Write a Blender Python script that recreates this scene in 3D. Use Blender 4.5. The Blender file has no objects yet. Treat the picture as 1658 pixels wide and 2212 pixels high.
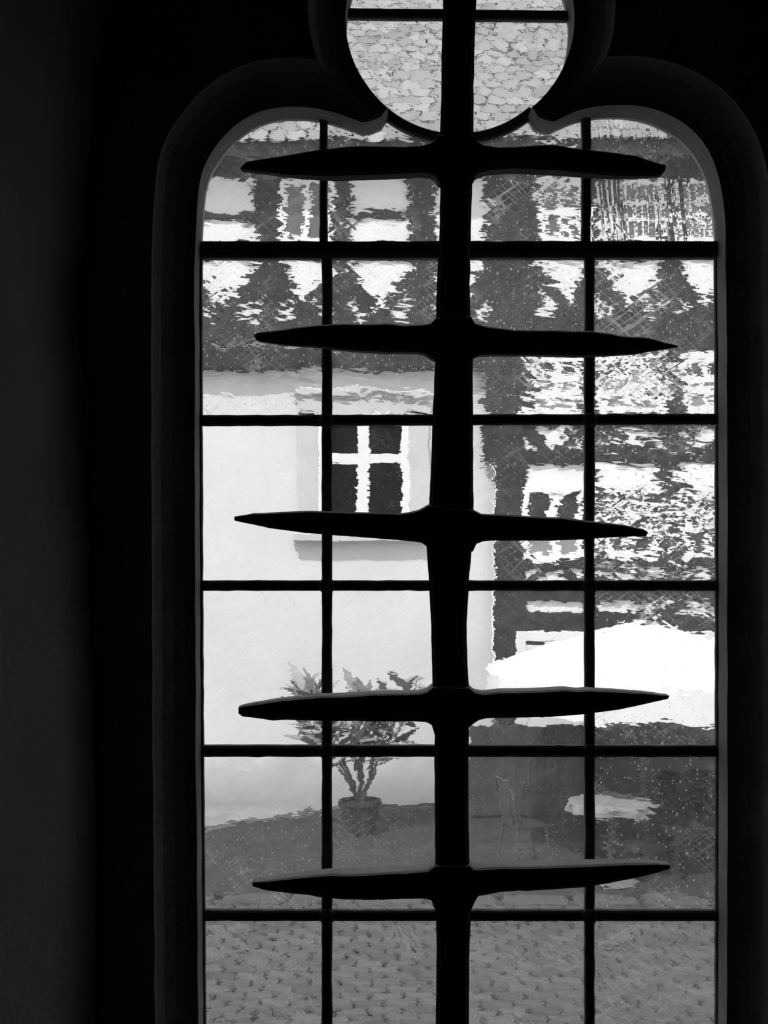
import bpy, bmesh, math, random
from mathutils import Vector, noise as mnoise

random.seed(7)
scene = bpy.context.scene
COL = scene.collection

# ------------------------------------------------------------------ camera, sky, sun, exposure
FPX = 3072.0                      # focal length in pixels of the 1658 x 2212 frame
PXM = 0.00056                     # metres per pixel in the plane of the leaded glass (Y = 0)
D = FPX * PXM                     # camera distance from the glass
EZ = 3.38                         # eye height above the street
cam_d = bpy.data.cameras.new('camera')
cam_d.sensor_fit = 'VERTICAL'
cam_d.sensor_height = 36.0
cam_d.lens = FPX / 2212.0 * 36.0
cam_d.clip_start = 0.02
cam = bpy.data.objects.new('camera', cam_d)
COL.objects.link(cam)
cam.location = (0, -D, EZ)
cam.rotation_euler = (math.radians(90), 0, 0)
scene.camera = cam

world = bpy.data.worlds.new('overcast_sky')
scene.world = world
world.use_nodes = True
bg = world.node_tree.nodes['Background']
bg.inputs['Color'].default_value = (1, 1, 1, 1)
bg.inputs['Strength'].default_value = 0.95

sun_d = bpy.data.lights.new('sun', 'SUN')
sun_d.energy = 2.3
sun_d.angle = math.radians(3.0)
sun = bpy.data.objects.new('sun', sun_d)
COL.objects.link(sun)
sun.rotation_euler = Vector((0.34, 0.62, -0.95)).to_track_quat('-Z', 'Y').to_euler()

scene.view_settings.view_transform = 'Standard'
scene.view_settings.look = 'None'
scene.view_settings.gamma = 1.0
scene.view_settings.use_curve_mapping = False
scene.view_settings.exposure = 0.32
scene.cycles.adaptive_threshold = 0.05
scene.cycles.max_bounces = 7
scene.cycles.diffuse_bounces = 2
scene.cycles.glossy_bounces = 3
scene.cycles.transmission_bounces = 8
scene.cycles.sample_clamp_indirect = 6.0


# ------------------------------------------------------------------ helpers
def W(px, py, Y):
    """photo pixel -> point in the plane Y"""
    k = (Y + D) / FPX
    return Vector(((px - 829.0) * k, Y, EZ + (1106.0 - py) * k))


def tag(o, label=None, cat=None, group=None, kind=None):
    if label: o['label'] = label
    if cat: o['category'] = cat
    if group: o['group'] = group
    if kind: o['kind'] = kind
    return o


def link(name, me, mats, parent=None):
    o = bpy.data.objects.new(name, me)
    COL.objects.link(o)
    if mats is not None:
        for m in (mats if isinstance(mats, (list, tuple)) else [mats]):
            me.materials.append(m)
    if parent is not None:
        o.parent = parent
    return o


def empty(name, loc=(0, 0, 0), parent=None):
    o = bpy.data.objects.new(name, None)
    COL.objects.link(o)
    o.location = loc
    o.empty_display_size = 0.1
    if parent is not None:
        o.parent = parent
    return o


class MB:
    """collects vertices and faces for ONE mesh"""
    def __init__(s):
        s.v, s.f = [], []

    def add(s, verts, faces):
        n = len(s.v)
        s.v += [tuple(v) for v in verts]
        s.f += [tuple(i + n for i in f) for f in faces]
        return s

    def box(s, x0, x1, y0, y1, z0, z1):
        return s.add([(x, y, z) for z in (z0, z1) for y in (y0, y1) for x in (x0, x1)],
                     [(0, 2, 3, 1), (4, 5, 7, 6), (0, 1, 5, 4), (2, 6, 7, 3), (0, 4, 6, 2), (1, 3, 7, 5)])

    def rings(s, rings, cap=True, closed=False):
        n = len(rings[0])
        base = len(s.v)
        for r in rings:
            s.v += [tuple(p) for p in r]
        m = len(rings)
        for i in range(m if closed else m - 1):
            a, b = base + i * n, base + ((i + 1) % m) * n
            for j in range(n):
                k = (j + 1) % n
                s.f.append((a + j, a + k, b + k, b + j))
        if cap and not closed:
            s.f.append(tuple(range(base + n - 1, base - 1, -1)))
            s.f.append(tuple(range(base + (m - 1) * n, base + m * n)))
        return s

    def tube(s, pts, radii, seg=8):
        pts = [Vector(p) for p in pts]
        rr = []
        for i, p in enumerate(pts):
            t = (pts[min(i + 1, len(pts) - 1)] - pts[max(i - 1, 0)]).normalized()
            a = t.orthogonal().normalized() if abs(t.z) < 0.9 else Vector((1, 0, 0))
            a = (a - t * a.dot(t)).normalized()
            b = t.cross(a)
            r = radii[i] if isinstance(radii, (list, tuple)) else radii
            rr.append([p + (a * math.cos(q) + b * math.sin(q)) * r for q in [2 * math.pi * j / seg for j in range(seg)]])
        return s.rings(rr)

    def lathe(s, prof, c=(0, 0, 0), seg=24):
        return s.rings([[(c[0] + r * math.cos(2 * math.pi * j / seg), c[1] + r * math.sin(2 * math.pi * j / seg), c[2] + z)
                         for j in range(seg)] for r, z in prof])

    def mesh(s, name, smooth=False):
        me = bpy.data.meshes.new(name)
        me.from_pydata(s.v, [], s.f)
        me.validate()
        bm = bmesh.new()
        bm.from_mesh(me)
        bmesh.ops.recalc_face_normals(bm, faces=bm.faces)
        bm.to_mesh(me)
        bm.free()
        if smooth:
            for p in me.polygons: p.use_smooth = True
        return me

    def build(s, name, mat, parent=None, smooth=False):
        return link(name, s.mesh(name, smooth), mat, parent)


def prism_data(pts, Yf, Yb, c=0.0):
    """pts: world (x, z) outline; extruded from Yf (towards the viewer) to Yb, with a chamfer c on the front edge"""
    cx = sum(p[0] for p in pts) / len(pts)
    cz = sum(p[1] for p in pts) / len(pts)
    rings = [[(x, Yb, z) for x, z in pts]]
    if c > 0:
        rings.append([(x, Yf + c, z) for x, z in pts])
        ins = []
        n = len(pts)
        for i in range(n):
            a, b, d = Vector(pts[i - 1]), Vector(pts[i]), Vector(pts[(i + 1) % n])
            u, v = (a - b).normalized(), (d - b).normalized()
            w = u + v
            if w.length < 1e-4:
                w = Vector((cx, cz)) - b
            w = w.normalized()
            if w.dot(Vector((cx, cz)) - b) < 0: w = -w
            q = b + w * c * 1.3
            ins.append((q.x, Yf, q.y))
        rings.append(ins)
    else:
        rings.append([(x, Yf, z) for x, z in pts])
    return rings


def prism(name, pts, Yf, Yb, mat, parent=None, c=0.0):
    return MB().rings(prism_data(pts, Yf, Yb, c)).build(name, mat, parent)


def pxpts(pts, Y):
    return [(W(x, y, Y).x, W(x, y, Y).z) for x, y in pts]


def rectpx(x0, x1, y0, y1):
    return [(x0, y1), (x1, y1), (x1, y0), (x0, y0)]


def catmull(pts, step):
    out = []
    n = len(pts)
    for i in range(n - 1):
        p0, p1, p2, p3 = [Vector(pts[max(0, min(n - 1, j))]) for j in (i - 1, i, i + 1, i + 2)]
        k = max(1, int((p2 - p1).length / step))
        for j in range(k):
            t = j / k
            q = 0.5 * ((2 * p1) + (p2 - p0) * t + (2 * p0 - 5 * p1 + 4 * p2 - p3) * t * t + (3 * p1 - p0 - 3 * p2 + p3) * t ** 3)
            out.append((q.x, q.y))
    out.append(tuple(pts[-1]))
    return out


def interp(tab, t):
    if t <= tab[0][0]: return tab[0][1]
    for (a, va), (b, vb) in zip(tab, tab[1:]):
        if t <= b:
            return va + (vb - va) * (t - a) / (b - a)
    return tab[-1][1]


def wob(x, y, s, amp, seed=0.0):
    return amp * mnoise.noise(Vector((x * s, y * s, seed)))


# ------------------------------------------------------------------ materials (all neutral greys: the place is seen in black and white)
class NT:
    def __init__(s, name):
        s.m = bpy.data.materials.new(name)
        s.m.use_nodes = True
        s.t = s.m.node_tree
        s.t.nodes.clear()
        s.out = s.t.nodes.new('ShaderNodeOutputMaterial')

    def n(s, typ, **kw):
        nd = s.t.nodes.new(typ)
        for k, v in kw.items():
            if k.startswith('_'):
                setattr(nd, k[1:], v)
            else:
                k2 = int(k[1:]) if k[0] == 'i' and k[1:].isdigit() else k.replace('__', ' ')
                sock = nd.inputs[k2]
                if isinstance(v, bpy.types.NodeSocket):
                    s.t.links.new(v, sock)
                else:
                    sock.default_value = v
        return nd

    def math(s, op, a, b=0.0, c=None, clamp=False):
        nd = s.n('ShaderNodeMath', _operation=op, _use_clamp=clamp, i0=a, i1=b)
        if c is not None:
            if isinstance(c, bpy.types.NodeSocket): s.t.links.new(c, nd.inputs[2])
            else: nd.inputs[2].default_value = c
        return nd.outputs[0]

    def vmath(s, op, a, b=(0, 0, 0), scale=None):
        nd = s.n('ShaderNodeVectorMath', _operation=op, i0=a)
        if op == 'SCALE':
            if isinstance(scale, bpy.types.NodeSocket): s.t.links.new(scale, nd.inputs['Scale'])
            else: nd.inputs['Scale'].default_value = scale
        elif op != 'NORMALIZE':
            if isinstance(b, bpy.types.NodeSocket): s.t.links.new(b, nd.inputs[1])
            else: nd.inputs[1].default_value = b
        return nd.outputs[0]

    def ramp(s, fac, stops):
        nd = s.n('ShaderNodeValToRGB', Fac=fac)
        e = nd.color_ramp.elements
        while len(e) < len(stops): e.new(0.5)
        for el, (p, g) in zip(e, stops):
            el.position = p
            el.color = (g, g, g, 1)
        return nd.outputs['Color']

    def done(s, shader):
        s.t.links.new(shader, s.out.inputs['Surface'])
        return s.m


def surf(name, g0, g1, scale=8.0, rough=0.85, bump=0.2, stretch=(1, 1, 1), detail=6, dist=0.01, spec=0.3, rnd=0.0, metal=0.0):
    """two-tone noisy grey surface with fine relief"""
    m = NT(name)
    co = m.n('ShaderNodeTexCoord').outputs['Object']
    mp = m.n('ShaderNodeMapping', Vector=co, Scale=stretch).outputs[0]
    nz = m.n('ShaderNodeTexNoise', Vector=mp, Scale=scale, Detail=detail, Roughness=0.62).outputs[0]
    col = m.ramp(nz, [(0.3, g0), (0.7, g1)])
    if rnd > 0:
        r = m.n('ShaderNodeObjectInfo').outputs['Random']
        k = m.math('MULTIPLY_ADD', r, rnd, 1.0 - rnd * 0.5)
        col = m.vmath('SCALE', col, scale=k)
    nz2 = m.n('ShaderNodeTexNoise', Vector=mp, Scale=scale * 6, Detail=4, Roughness=0.6).outputs[0]
    bp = m.n('ShaderNodeBump', Strength=bump, Distance=dist, Height=nz2).outputs[0]
    b = m.n('ShaderNodeBsdfPrincipled', Base__Color=col, Roughness=rough, Normal=bp, Metallic=metal)
    b.inputs['Specular IOR Level'].default_value = spec
    return m.done(b.outputs[0])


M_STONE = surf('tracery_sandstone', 0.24, 0.38, 14, 0.9, 0.5, dist=0.004)
M_WALL = surf('old_limewash', 0.34, 0.46, 3, 0.95, 0.4, dist=0.01)
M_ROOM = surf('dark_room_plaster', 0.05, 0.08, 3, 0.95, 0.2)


def top_lit_iron():
    """forged iron, dark scale with window light painted in pale on whatever faces up"""
    m = NT('forged_iron')
    co = m.n('ShaderNodeTexCoord').outputs['Object']
    nz = m.n('ShaderNodeTexNoise', Vector=co, Scale=40.0, Detail=6, Roughness=0.62).outputs[0]
    col = m.ramp(nz, [(0.3, 0.03), (0.7, 0.06)])
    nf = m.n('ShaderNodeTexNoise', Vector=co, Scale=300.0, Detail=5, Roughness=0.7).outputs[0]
    top_light = m.ramp(nf, [(0.3, 0.6), (0.65, 0.88)])  # pale colour stands in for window light on the upward faces
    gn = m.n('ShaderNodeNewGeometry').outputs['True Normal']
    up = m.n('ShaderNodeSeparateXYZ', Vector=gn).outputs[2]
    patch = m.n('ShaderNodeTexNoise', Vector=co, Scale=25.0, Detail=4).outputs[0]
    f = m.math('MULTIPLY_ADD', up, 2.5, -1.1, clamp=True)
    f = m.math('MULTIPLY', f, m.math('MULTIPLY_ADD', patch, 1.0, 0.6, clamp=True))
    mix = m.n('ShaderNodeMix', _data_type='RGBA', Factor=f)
    m.t.links.new(col, mix.inputs[6]); m.t.links.new(top_light, mix.inputs[7])
    bp = m.n('ShaderNodeBump', Strength=0.7, Distance=0.003, Height=nf).outputs[0]
    b = m.n('ShaderNodeBsdfPrincipled', Base__Color=mix.outputs[2], Roughness=0.85, Normal=bp)
    b.inputs['Specular IOR Level'].default_value = 0.2
    return m.done(b.outputs[0])


M_IRON = top_lit_iron()
M_LEAD = surf('lead_came', 0.05, 0.09, 60, 0.7, 0.4, dist=0.001, spec=0.25)


def stained_plaster():
    """white limewashed wall with rising damp near the ground"""
    m = NT('white_plaster')
    co = m.n('ShaderNodeTexCoord').outputs['Object']
    nz = m.n('ShaderNodeTexNoise', Vector=co, Scale=1.6, Detail=6, Roughness=0.62).outputs[0]
    col = m.ramp(nz, [(0.3, 0.70), (0.7, 0.78)])
    z = m.n('ShaderNodeSeparateXYZ', Vector=co).outputs[2]
    n2 = m.n('ShaderNodeTexNoise', Vector=co, Scale=3.0, Detail=5).outputs[0]
    h = m.math('MULTIPLY_ADD', n2, 0.9, 0.25)
    f = m.math('SUBTRACT', 1.0, m.math('DIVIDE', z, h), clamp=True)
    mix = m.n('ShaderNodeMix', _data_type='RGBA', Factor=m.math('MULTIPLY', f, 0.85))
    m.t.links.new(col, mix.inputs[6])
    mix.inputs[7].default_value = (0.3, 0.3, 0.3, 1)
    n3 = m.n('ShaderNodeTexNoise', Vector=co, Scale=10.0, Detail=4).outputs[0]
    bp = m.n('ShaderNodeBump', Strength=0.25, Distance=0.02, Height=n3).outputs[0]
    b = m.n('ShaderNodeBsdfPrincipled', Base__Color=mix.outputs[2], Roughness=0.95, Normal=bp)
    b.inputs['Specular IOR Level'].default_value = 0.1
    return m.done(b.outputs[0])


M_PLASTER = stained_plaster()
M_INFILL = surf('white_infill', 0.80, 0.88, 2.5, 0.95, 0.25, dist=0.02, spec=0.1)
M_TIMBER = surf('dark_timber', 0.018, 0.045, 5, 0.85, 0.5, stretch=(1, 1, 1), dist=0.01, spec=0.15, rnd=0.4)
M_FRAME = surf('white_window_paint', 0.80, 0.88, 6, 0.6, 0.1, spec=0.2)
M_ARCHI = surf('grey_architrave_paint', 0.56, 0.64, 4, 0.8, 0.2, spec=0.2)
M_TILE = surf('pale_clay_tile', 0.23, 0.35, 5, 0.9, 0.4, dist=0.01, spec=0.2, rnd=0.45)
M_COBBLE = surf('grey_cobble', 0.062, 0.105, 9, 0.75, 0.5, dist=0.01, spec=0.3, rnd=0.45)
M_EARTH = surf('dark_joint_sand', 0.05, 0.075, 20, 0.95, 0.5)
M_ASPHALT = surf('dark_asphalt', 0.032, 0.052, 4, 0.9, 0.4, dist=0.01, spec=0.2)
M_PAVE = surf('pale_pavement', 0.22, 0.34, 3, 0.9, 0.3)
M_KERB = surf('kerb_stone', 0.06, 0.09, 6, 0.85, 0.3, rnd=0.2)
M_CANVAS = surf('white_canvas', 0.88, 0.93, 10, 0.9, 0.1, spec=0.1)
M_METAL = surf('grey_metal', 0.12, 0.2, 10, 0.5, 0.1)
M_CHAIR = surf('dark_chair_metal', 0.05, 0.08, 10, 0.5, 0.1)
M_POT = surf('dark_pot_clay', 0.02, 0.035, 12, 0.8, 0.3)
M_LEAF = surf('grey_leaf', 0.2, 0.36, 8, 0.7, 0.3, rnd=0.9)
M_STEM = surf('stem_bark', 0.06, 0.1, 12, 0.9, 0.3)
M_PLINTH = surf('grey_plinth', 0.06, 0.1, 3, 0.9, 0.3)
M_SCREEN = surf('weathered_dark_board', 0.04, 0.07, 6, 0.9, 0.3, rnd=0.3)
M_CLOTH = surf('table_linen', 0.22, 0.30, 6, 0.95, 0.2, spec=0.1)
M_WEB = surf('cobweb', 0.3, 0.4, 30, 0.95, 0.1)


def dark_pane():
    m = NT('house_window_glass')
    co = m.n('ShaderNodeTexCoord').outputs['Object']
    nz = m.n('ShaderNodeTexNoise', Vector=co, Scale=3.0, Detail=3).outputs[0]
    col = m.ramp(nz, [(0.35, 0.03), (0.7, 0.07)])
    b = m.n('ShaderNodeBsdfPrincipled', Base__Color=col, Roughness=0.12)
    b.inputs['Specular IOR Level'].default_value = 0.25
    return m.done(b.outputs[0])


M_DARKPANE = dark_pane()
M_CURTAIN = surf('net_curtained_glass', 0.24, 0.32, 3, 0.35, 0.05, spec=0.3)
M_GREYPANE = surf('painted_reflection_glass', 0.10, 0.15, 2, 0.2, 0.02, spec=0.4)  # sky reflection is put into the grey base colour


def clear_glass():
    m = NT('old_glass_inner_face')
    return m.done(m.n('ShaderNodeBsdfGlass', Roughness=0.0, IOR=1.5).outputs[0])


def wavy_glass():
    """outer face of the old panes: rolled waves, splintered facets, bubbles and a film of dirt.
    object colour: R = waves, G = facets, B = dirt"""
    m = NT('old_glass_wavy_face')
    co = m.n('ShaderNodeTexCoord').outputs['Object']
    oi = m.n('ShaderNodeObjectInfo')
    sep = m.n('ShaderNodeSeparateColor', Color=oi.outputs['Color'])
    R, G, B = sep.outputs[0], sep.outputs[1], sep.outputs[2]
    off = m.vmath('SCALE', (7.3, 3.1, 5.7), scale=oi.outputs['Random'])
    p = m.vmath('ADD', co, off)

    def nz(scale, detail=2.0, vec=p, rough=0.5):
        nd = m.n('ShaderNodeTexNoise', Vector=vec, Scale=scale, Detail=detail, Roughness=rough)
        return nd.outputs['Fac'], nd.outputs['Color']

    def centred(col):
        return m.vmath('SUBTRACT', col, (0.5, 0.5, 0.5))

    warp = m.vmath('SCALE', centred(nz(26, 2)[1]), scale=0.006)
    pw = m.vmath('ADD', p, warp)

    # rolled waves: long in x, short in z
    mw = m.n('ShaderNodeMapping', Vector=p, Scale=(1.0, 1.0, 2.2)).outputs[0]
    wave = m.vmath('SCALE', centred(nz(9, 2.0, mw)[1]), scale=m.math('MULTIPLY', R, 0.034))
    fine = m.n('ShaderNodeMapping', Vector=p, Scale=(1.0, 1.0, 3.0)).outputs[0]
    rip = m.vmath('SCALE', centred(nz(130, 3.0, fine, 0.6)[1]), scale=m.math('MULTIPLY', R, 0.008))

    def shard(ang, lx, lz, amp, seed, src=pw):
        mp = m.n('ShaderNodeMapping', Vector=src, _vector_type='TEXTURE', Location=(seed, 0, seed * 0.7),
                 Rotation=(0, math.radians(ang), 0), Scale=(lx, 1.0, lz)).outputs[0]
        vo = m.n('ShaderNodeTexVoronoi', Vector=mp, Scale=1.0, _feature='F1', Randomness=1.0)
        return m.vmath('SCALE', centred(vo.outputs['Color']), scale=amp)

    mask1 = m.math('MULTIPLY_ADD', nz(13, 2)[0], 5.0, -2.2, clamp=True)
    mask2 = m.math('MULTIPLY_ADD', nz(17, 2, m.vmath('ADD', p, (3, 0, 8)))[0], 5.0, -2.3, clamp=True)
    AL = oi.outputs['Alpha']
    VR = m.math('SUBTRACT', 1.0, AL)
    s1 = m.vmath('SCALE', shard(9, 0.09, 0.0050, 0.034, 1.3), scale=m.math('MULTIPLY', m.math('MULTIPLY', mask1, G), AL))
    s2 = m.vmath('SCALE', shard(-36, 0.12, 0.0060, 0.028, 4.1), scale=m.math('MULTIPLY', mask2, G))
    s3 = m.vmath('SCALE', shard(40, 0.12, 0.0060, 0.028, 8.9), scale=m.math('MULTIPLY', mask2, G))
    s4 = m.vmath('SCALE', shard(0, 0.012, 0.0024, 0.014, 6.6), scale=G)
    s5 = m.vmath('SCALE', shard(86, 0.30, 0.0026, 0.03, 3.6), scale=VR)
    s5 = m.vmath('MULTIPLY', s5, (1.0, 0.0, 0.12))
    d = wave
    for x in (rip, s1, s2, s3, s4, s5):
        d = m.vmath('ADD', d, x)

    # bubbles: little lenses
    vb = m.n('ShaderNodeTexVoronoi', Vector=m.n('ShaderNodeMapping', Vector=p, Scale=(1.0, 1.0, 0.7)).outputs[0], Scale=240.0, _feature='F1')
    rad = m.math('MULTIPLY', m.n('ShaderNodeSeparateColor', Color=vb.outputs['Color']).outputs[0], 0.38)
    bub = m.math('LESS_THAN', vb.outputs['Distance'], m.math('SUBTRACT', rad, 0.08))
    bub = m.math('MULTIPLY', bub, m.math('MULTIPLY', G, 0.9))
    d = m.vmath('MULTIPLY', d, (1.0, 0.0, 0.6))
    nrm = m.vmath('NORMALIZE', m.vmath('ADD', m.n('ShaderNodeNewGeometry').outputs['Normal'], d))
    glass = m.n('ShaderNodeBsdfGlass', Roughness=0.0, IOR=1.5, Normal=nrm).outputs[0]

    film = nz(11, 4, p, 0.7)[0]
    streak = nz(30, 4, m.n('ShaderNodeMapping', Vector=p, Scale=(1, 1, 0.18)).outputs[0], 0.6)[0]
    f = m.math('MULTIPLY_ADD', film, 0.10, 0.0)
    f = m.math('ADD', f, m.math('MULTIPLY', streak, 0.06))
    speck = m.math('GREATER_THAN', nz(650, 1.0)[0], 0.67)
    f = m.math('ADD', f, m.math('MULTIPLY', speck, 0.22))
    grain = m.math('MULTIPLY_ADD', nz(150, 4, p, 0.75)[0], 0.5, -0.21, clamp=True)
    f = m.math('ADD', f, m.math('MULTIPLY', grain, m.math('MULTIPLY_ADD', G, 0.9, 0.05)))

    def scratch(ang, seed):
        mp = m.n('ShaderNodeMapping', Vector=pw, _vector_type='TEXTURE', Location=(seed, 0, seed * 0.7),
                 Rotation=(0, math.radians(ang), 0), Scale=(0.12, 1.0, 0.0085)).outputs[0]
        vo = m.n('ShaderNodeTexVoronoi', Vector=mp, Scale=1.0, _feature='DISTANCE_TO_EDGE')
        return m.math('LESS_THAN', vo.outputs['Distance'], 0.035)

    scr = m.math('MULTIPLY', m.math('MAXIMUM', scratch(-33, 2.2), scratch(42, 7.7)), m.math('MULTIPLY', mask2, G))
    f = m.math('ADD', f, m.math('MULTIPLY', scr, 0.45))
    f = m.math('MULTIPLY', f, m.math('MULTIPLY', B, 0.85))
    f = m.math('ADD', f, m.math('MULTIPLY', bub, 0.5), clamp=True)
    dirt = m.n('ShaderNodeBsdfTranslucent', Color=(0.75, 0.75, 0.75, 1)).outputs[0]
    mix = m.n('ShaderNodeMixShader', Fac=f, i1=glass, i2=dirt).outputs[0]
    return m.done(mix)


def smear_mat():
    m = NT('dried_whitewash')
    d = m.n('ShaderNodeBsdfTranslucent', Color=(0.8, 0.8, 0.8, 1)).outputs[0]
    t = m.n('ShaderNodeBsdfTransparent').outputs[0]
    return m.done(m.n('ShaderNodeMixShader', Fac=0.8, i1=t, i2=d).outputs[0])


M_SMEAR = smear_mat()
M_GLASS_IN = clear_glass()
M_GLASS = wavy_glass()

# ------------------------------------------------------------------ outlines of the window opening (pixels in the glass plane)
LEFT = [(440, 2560), (440, 2212), (437, 1850), (434, 1500), (432, 900), (432, 620), (434, 540), (437, 480), (441, 430), (448, 395), (462, 362), (485, 328),
        (515, 297), (550, 274), (590, 260), (640, 255), (690, 260), (740, 273), (778, 287)]
RIGHT = [(1188, 285), (1230, 266), (1262, 257), (1300, 252), (1350, 253), (1400, 263), (1440, 281), (1475, 306), (1505, 342), (1525, 384), (1537, 434),
         (1544, 500), (1546, 560), (1548, 900), (1549, 1500), (1548, 2212), (1548, 2560)]
CC, CR = (988.0, 70.0), 240.0
LC = (988.0, 56.0)                # centre of the curved lead
XBAR = 985.0


def offset_poly(pts, d):
    """outward offset of a clockwise-on-screen outline (pixels, y down)"""
    n = len(pts)
    out = []
    area = sum(pts[i - 1][0] * pts[i][1] - pts[i][0] * pts[i - 1][1] for i in range(n))
    sg = 1 if area > 0 else -1
    for i in range(n):
        a, b, c = Vector(pts[i - 1]), Vector(pts[i]), Vector(pts[(i + 1) % n])
        e1, e2 = (b - a).normalized(), (c - b).normalized()
        n1, n2 = Vector((e1.y, -e1.x)) * sg, Vector((e2.y, -e2.x)) * sg
        nn = n1 + n2
        if nn.length < 1e-5: nn = n1
        nn.normalize()
        k = d / max(0.5, nn.dot(n1))
        out.append((b.x + nn.x * k, b.y + nn.y * k))
    return out


lower_px = catmull(LEFT, 14) + catmull([(860, 325), (988, 350), (1110, 325)], 30) + catmull(RIGHT, 14)
circle_px = [(CC[0] + CR * math.cos(2 * math.pi * i / 96), CC[1] + CR * math.sin(2 * math.pi * i / 96)) for i in range(96)]
neck_px = [(778, 290), (803, 285), (822, 277), (832, 262), (900, 200), (1075, 200), (1144, 262), (1152, 277), (1170, 284), (1190, 288), (1188, 420), (780, 420)]


def px0(p):
    return ((p[0] - 829.0) * PXM, EZ + (1106.0 - p[1]) * PXM)


# ------------------------------------------------------------------ the setting: the window wall with its tracery
YF, YB = -0.092, 0.16             # inner and outer face of the stone around the window
wcx = (990 - 829) * PXM


def cutter(pts, chamf=1.0, seed=0.0):
    rings = []
    # hollow moulding: frontal beside the reveal, turning side-on towards the room
    for Y, off in ((-0.13, 0.046 * chamf), (-0.084, 0.0405 * chamf), (-0.070, 0.034 * chamf), (-0.059, 0.023 * chamf), (-0.0525, 0.011 * chamf), (-0.05, 0.0), (0.03, 0.0)):
        pp = offset_poly(pts, off / PXM) if off else pts
        rg = []
        for q in pp:
            x, z = px0(q)
            amp = 0.0016 if Y < -0.1 else 0.0009
            rg.append((x + wob(x, z, 22, amp, seed + Y * 9), Y, z + wob(x, z, 22, amp, seed + 40 + Y * 9)))
        rings.append(rg)
    me = MB().rings(rings).mesh('cutter')
    o = bpy.data.objects.new('cutter', me)
    COL.objects.link(o)
    return o


SLAB = (-0.62, 0.80, EZ - 0.93, EZ + 1.02)
slab = MB().box(SLAB[0], SLAB[1], YF, YB, SLAB[2], SLAB[3]).build('trim_1', M_STONE)
flare = []
for Y, g in ((0.014, 0.012), (0.22, 0.22)):
    (xa, za), (xb, zb) = px0((432, 2560)), px0((1548, -184))
    flare.append([(xa - g, Y, za - g), (xb + g, Y, za - g), (xb + g, Y, zb + g), (xa - g, Y, zb + g)])
fl = bpy.data.objects.new('cutter', MB().rings(flare).mesh('cutter'))
COL.objects.link(fl)
cuts = [fl, cutter(lower_px, 1.06, 1.0), cutter(circle_px, 1.0, 2.0), cutter(neck_px, 0.35, 3.0)]
for c in cuts:
    md = slab.modifiers.new('cut', 'BOOLEAN')
    md.operation = 'DIFFERENCE'
    md.solver = 'EXACT'
    md.object = c
bpy.context.view_layer.update()
dg = bpy.context.evaluated_depsgraph_get()
me_cut = bpy.data.meshes.new_from_object(slab.evaluated_get(dg))
slab.modifiers.clear()
slab.data = me_cut
if not me_cut.materials:
    me_cut.materials.append(M_STONE)
for c in cuts:
    bpy.data.objects.remove(c, do_unlink=True)
tag(slab, 'carved stone window surround with two pointed cusps under a round light', 'tracery', kind='structure')

RX0, RX1, RY0 = -2.3, 2.5, -4.2            # the dark room
FZ, CZ = EZ - 1.6, EZ + 1.75
WALLTOP = 7.6
wf = MB()
wf.box(-6, SLAB[0], YF, YB, 0, WALLTOP)
wf.box(SLAB[1], 6, YF, YB, 0, WALLTOP)
wf.box(SLAB[0], SLAB[1], YF, YB, 0, SLAB[2])
wf.box(SLAB[0], SLAB[1], YF, YB, SLAB[3], WALLTOP)
tag(wf.build('wall_front', M_WALL), 'thick old masonry wall around the window', 'wall', kind='structure')

corner = [(-900, 420), (-500, 340), (-250, 285), (-50, 249), (0, 237), (60, 226), (130, 213), (200, 206), (300, 197), (430, 188), (555, 184), (600, 173),
          (700, 168), (800, 176), (900, 180), (1000, 184), (1120, 186), (1170, 194), (1290, 192), (1400, 196), (1550, 201), (1700, 207), (1850, 208),
          (2000, 208), (2212, 206), (2700, 205), (3700, 205)]


def embrasure(side):
    rings = []
    N = 150
    z0, z1 = FZ, CZ
    for i in range(N + 1):
        z = z0 + (z1 - z0) * i / N
        k = (YF + D) / FPX
        py = 1106 - (z - EZ) / k
        x = (interp(corner, py) - 829) * k + wob(0.3, z, 14, 0.003, 5)
        if side > 0:
            x = 2 * wcx - x
        sg = -1 if side < 0 else 1
        ring = [(x, YF, z)]
        for t in (0.015, 0.05, 0.1, 0.2, 0.3, 0.42, 0.55, 0.7, 0.85, 1.0):
            ring.append((x + sg * (0.26 * t - 0.004 * (t < 0.03)) + wob(t * 0.9, z, 7, 0.006, 9 + side), YF - 0.9 * t, z))
        far = RX0 if side < 0 else RX1
        ring += [(far, YF - 0.9, z), (far, YF, z)]
        rings.append(ring)
    return MB().rings(rings)


tag(embrasure(-1).build('wall_left', M_WALL, smooth=False), 'dim rough plaster side of the window recess at the left edge', 'wall', kind='structure')
tag(embrasure(1).build('wall_right', M_WALL, smooth=False), 'dark plaster side of the window recess on the right', 'wall', kind='structure')
tag(MB().box(-0.55, 0.75, YF - 0.9, YF, EZ + 1.03, CZ).build('trim_2', M_WALL), 'dark flat head of the window recess above', 'recess head', kind='structure')
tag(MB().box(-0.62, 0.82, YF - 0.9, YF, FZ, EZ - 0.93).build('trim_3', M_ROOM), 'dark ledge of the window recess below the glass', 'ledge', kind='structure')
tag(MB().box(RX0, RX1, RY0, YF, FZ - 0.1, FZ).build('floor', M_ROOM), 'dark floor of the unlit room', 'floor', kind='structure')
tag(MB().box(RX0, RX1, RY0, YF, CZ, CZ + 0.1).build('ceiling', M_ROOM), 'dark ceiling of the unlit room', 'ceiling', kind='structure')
tag(MB().box(RX0, RX1, RY0 - 0.1, RY0, FZ - 0.1, CZ + 0.1).build('wall_back', M_ROOM), 'dark rear wall of the unlit room', 'wall', kind='structure')
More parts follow.
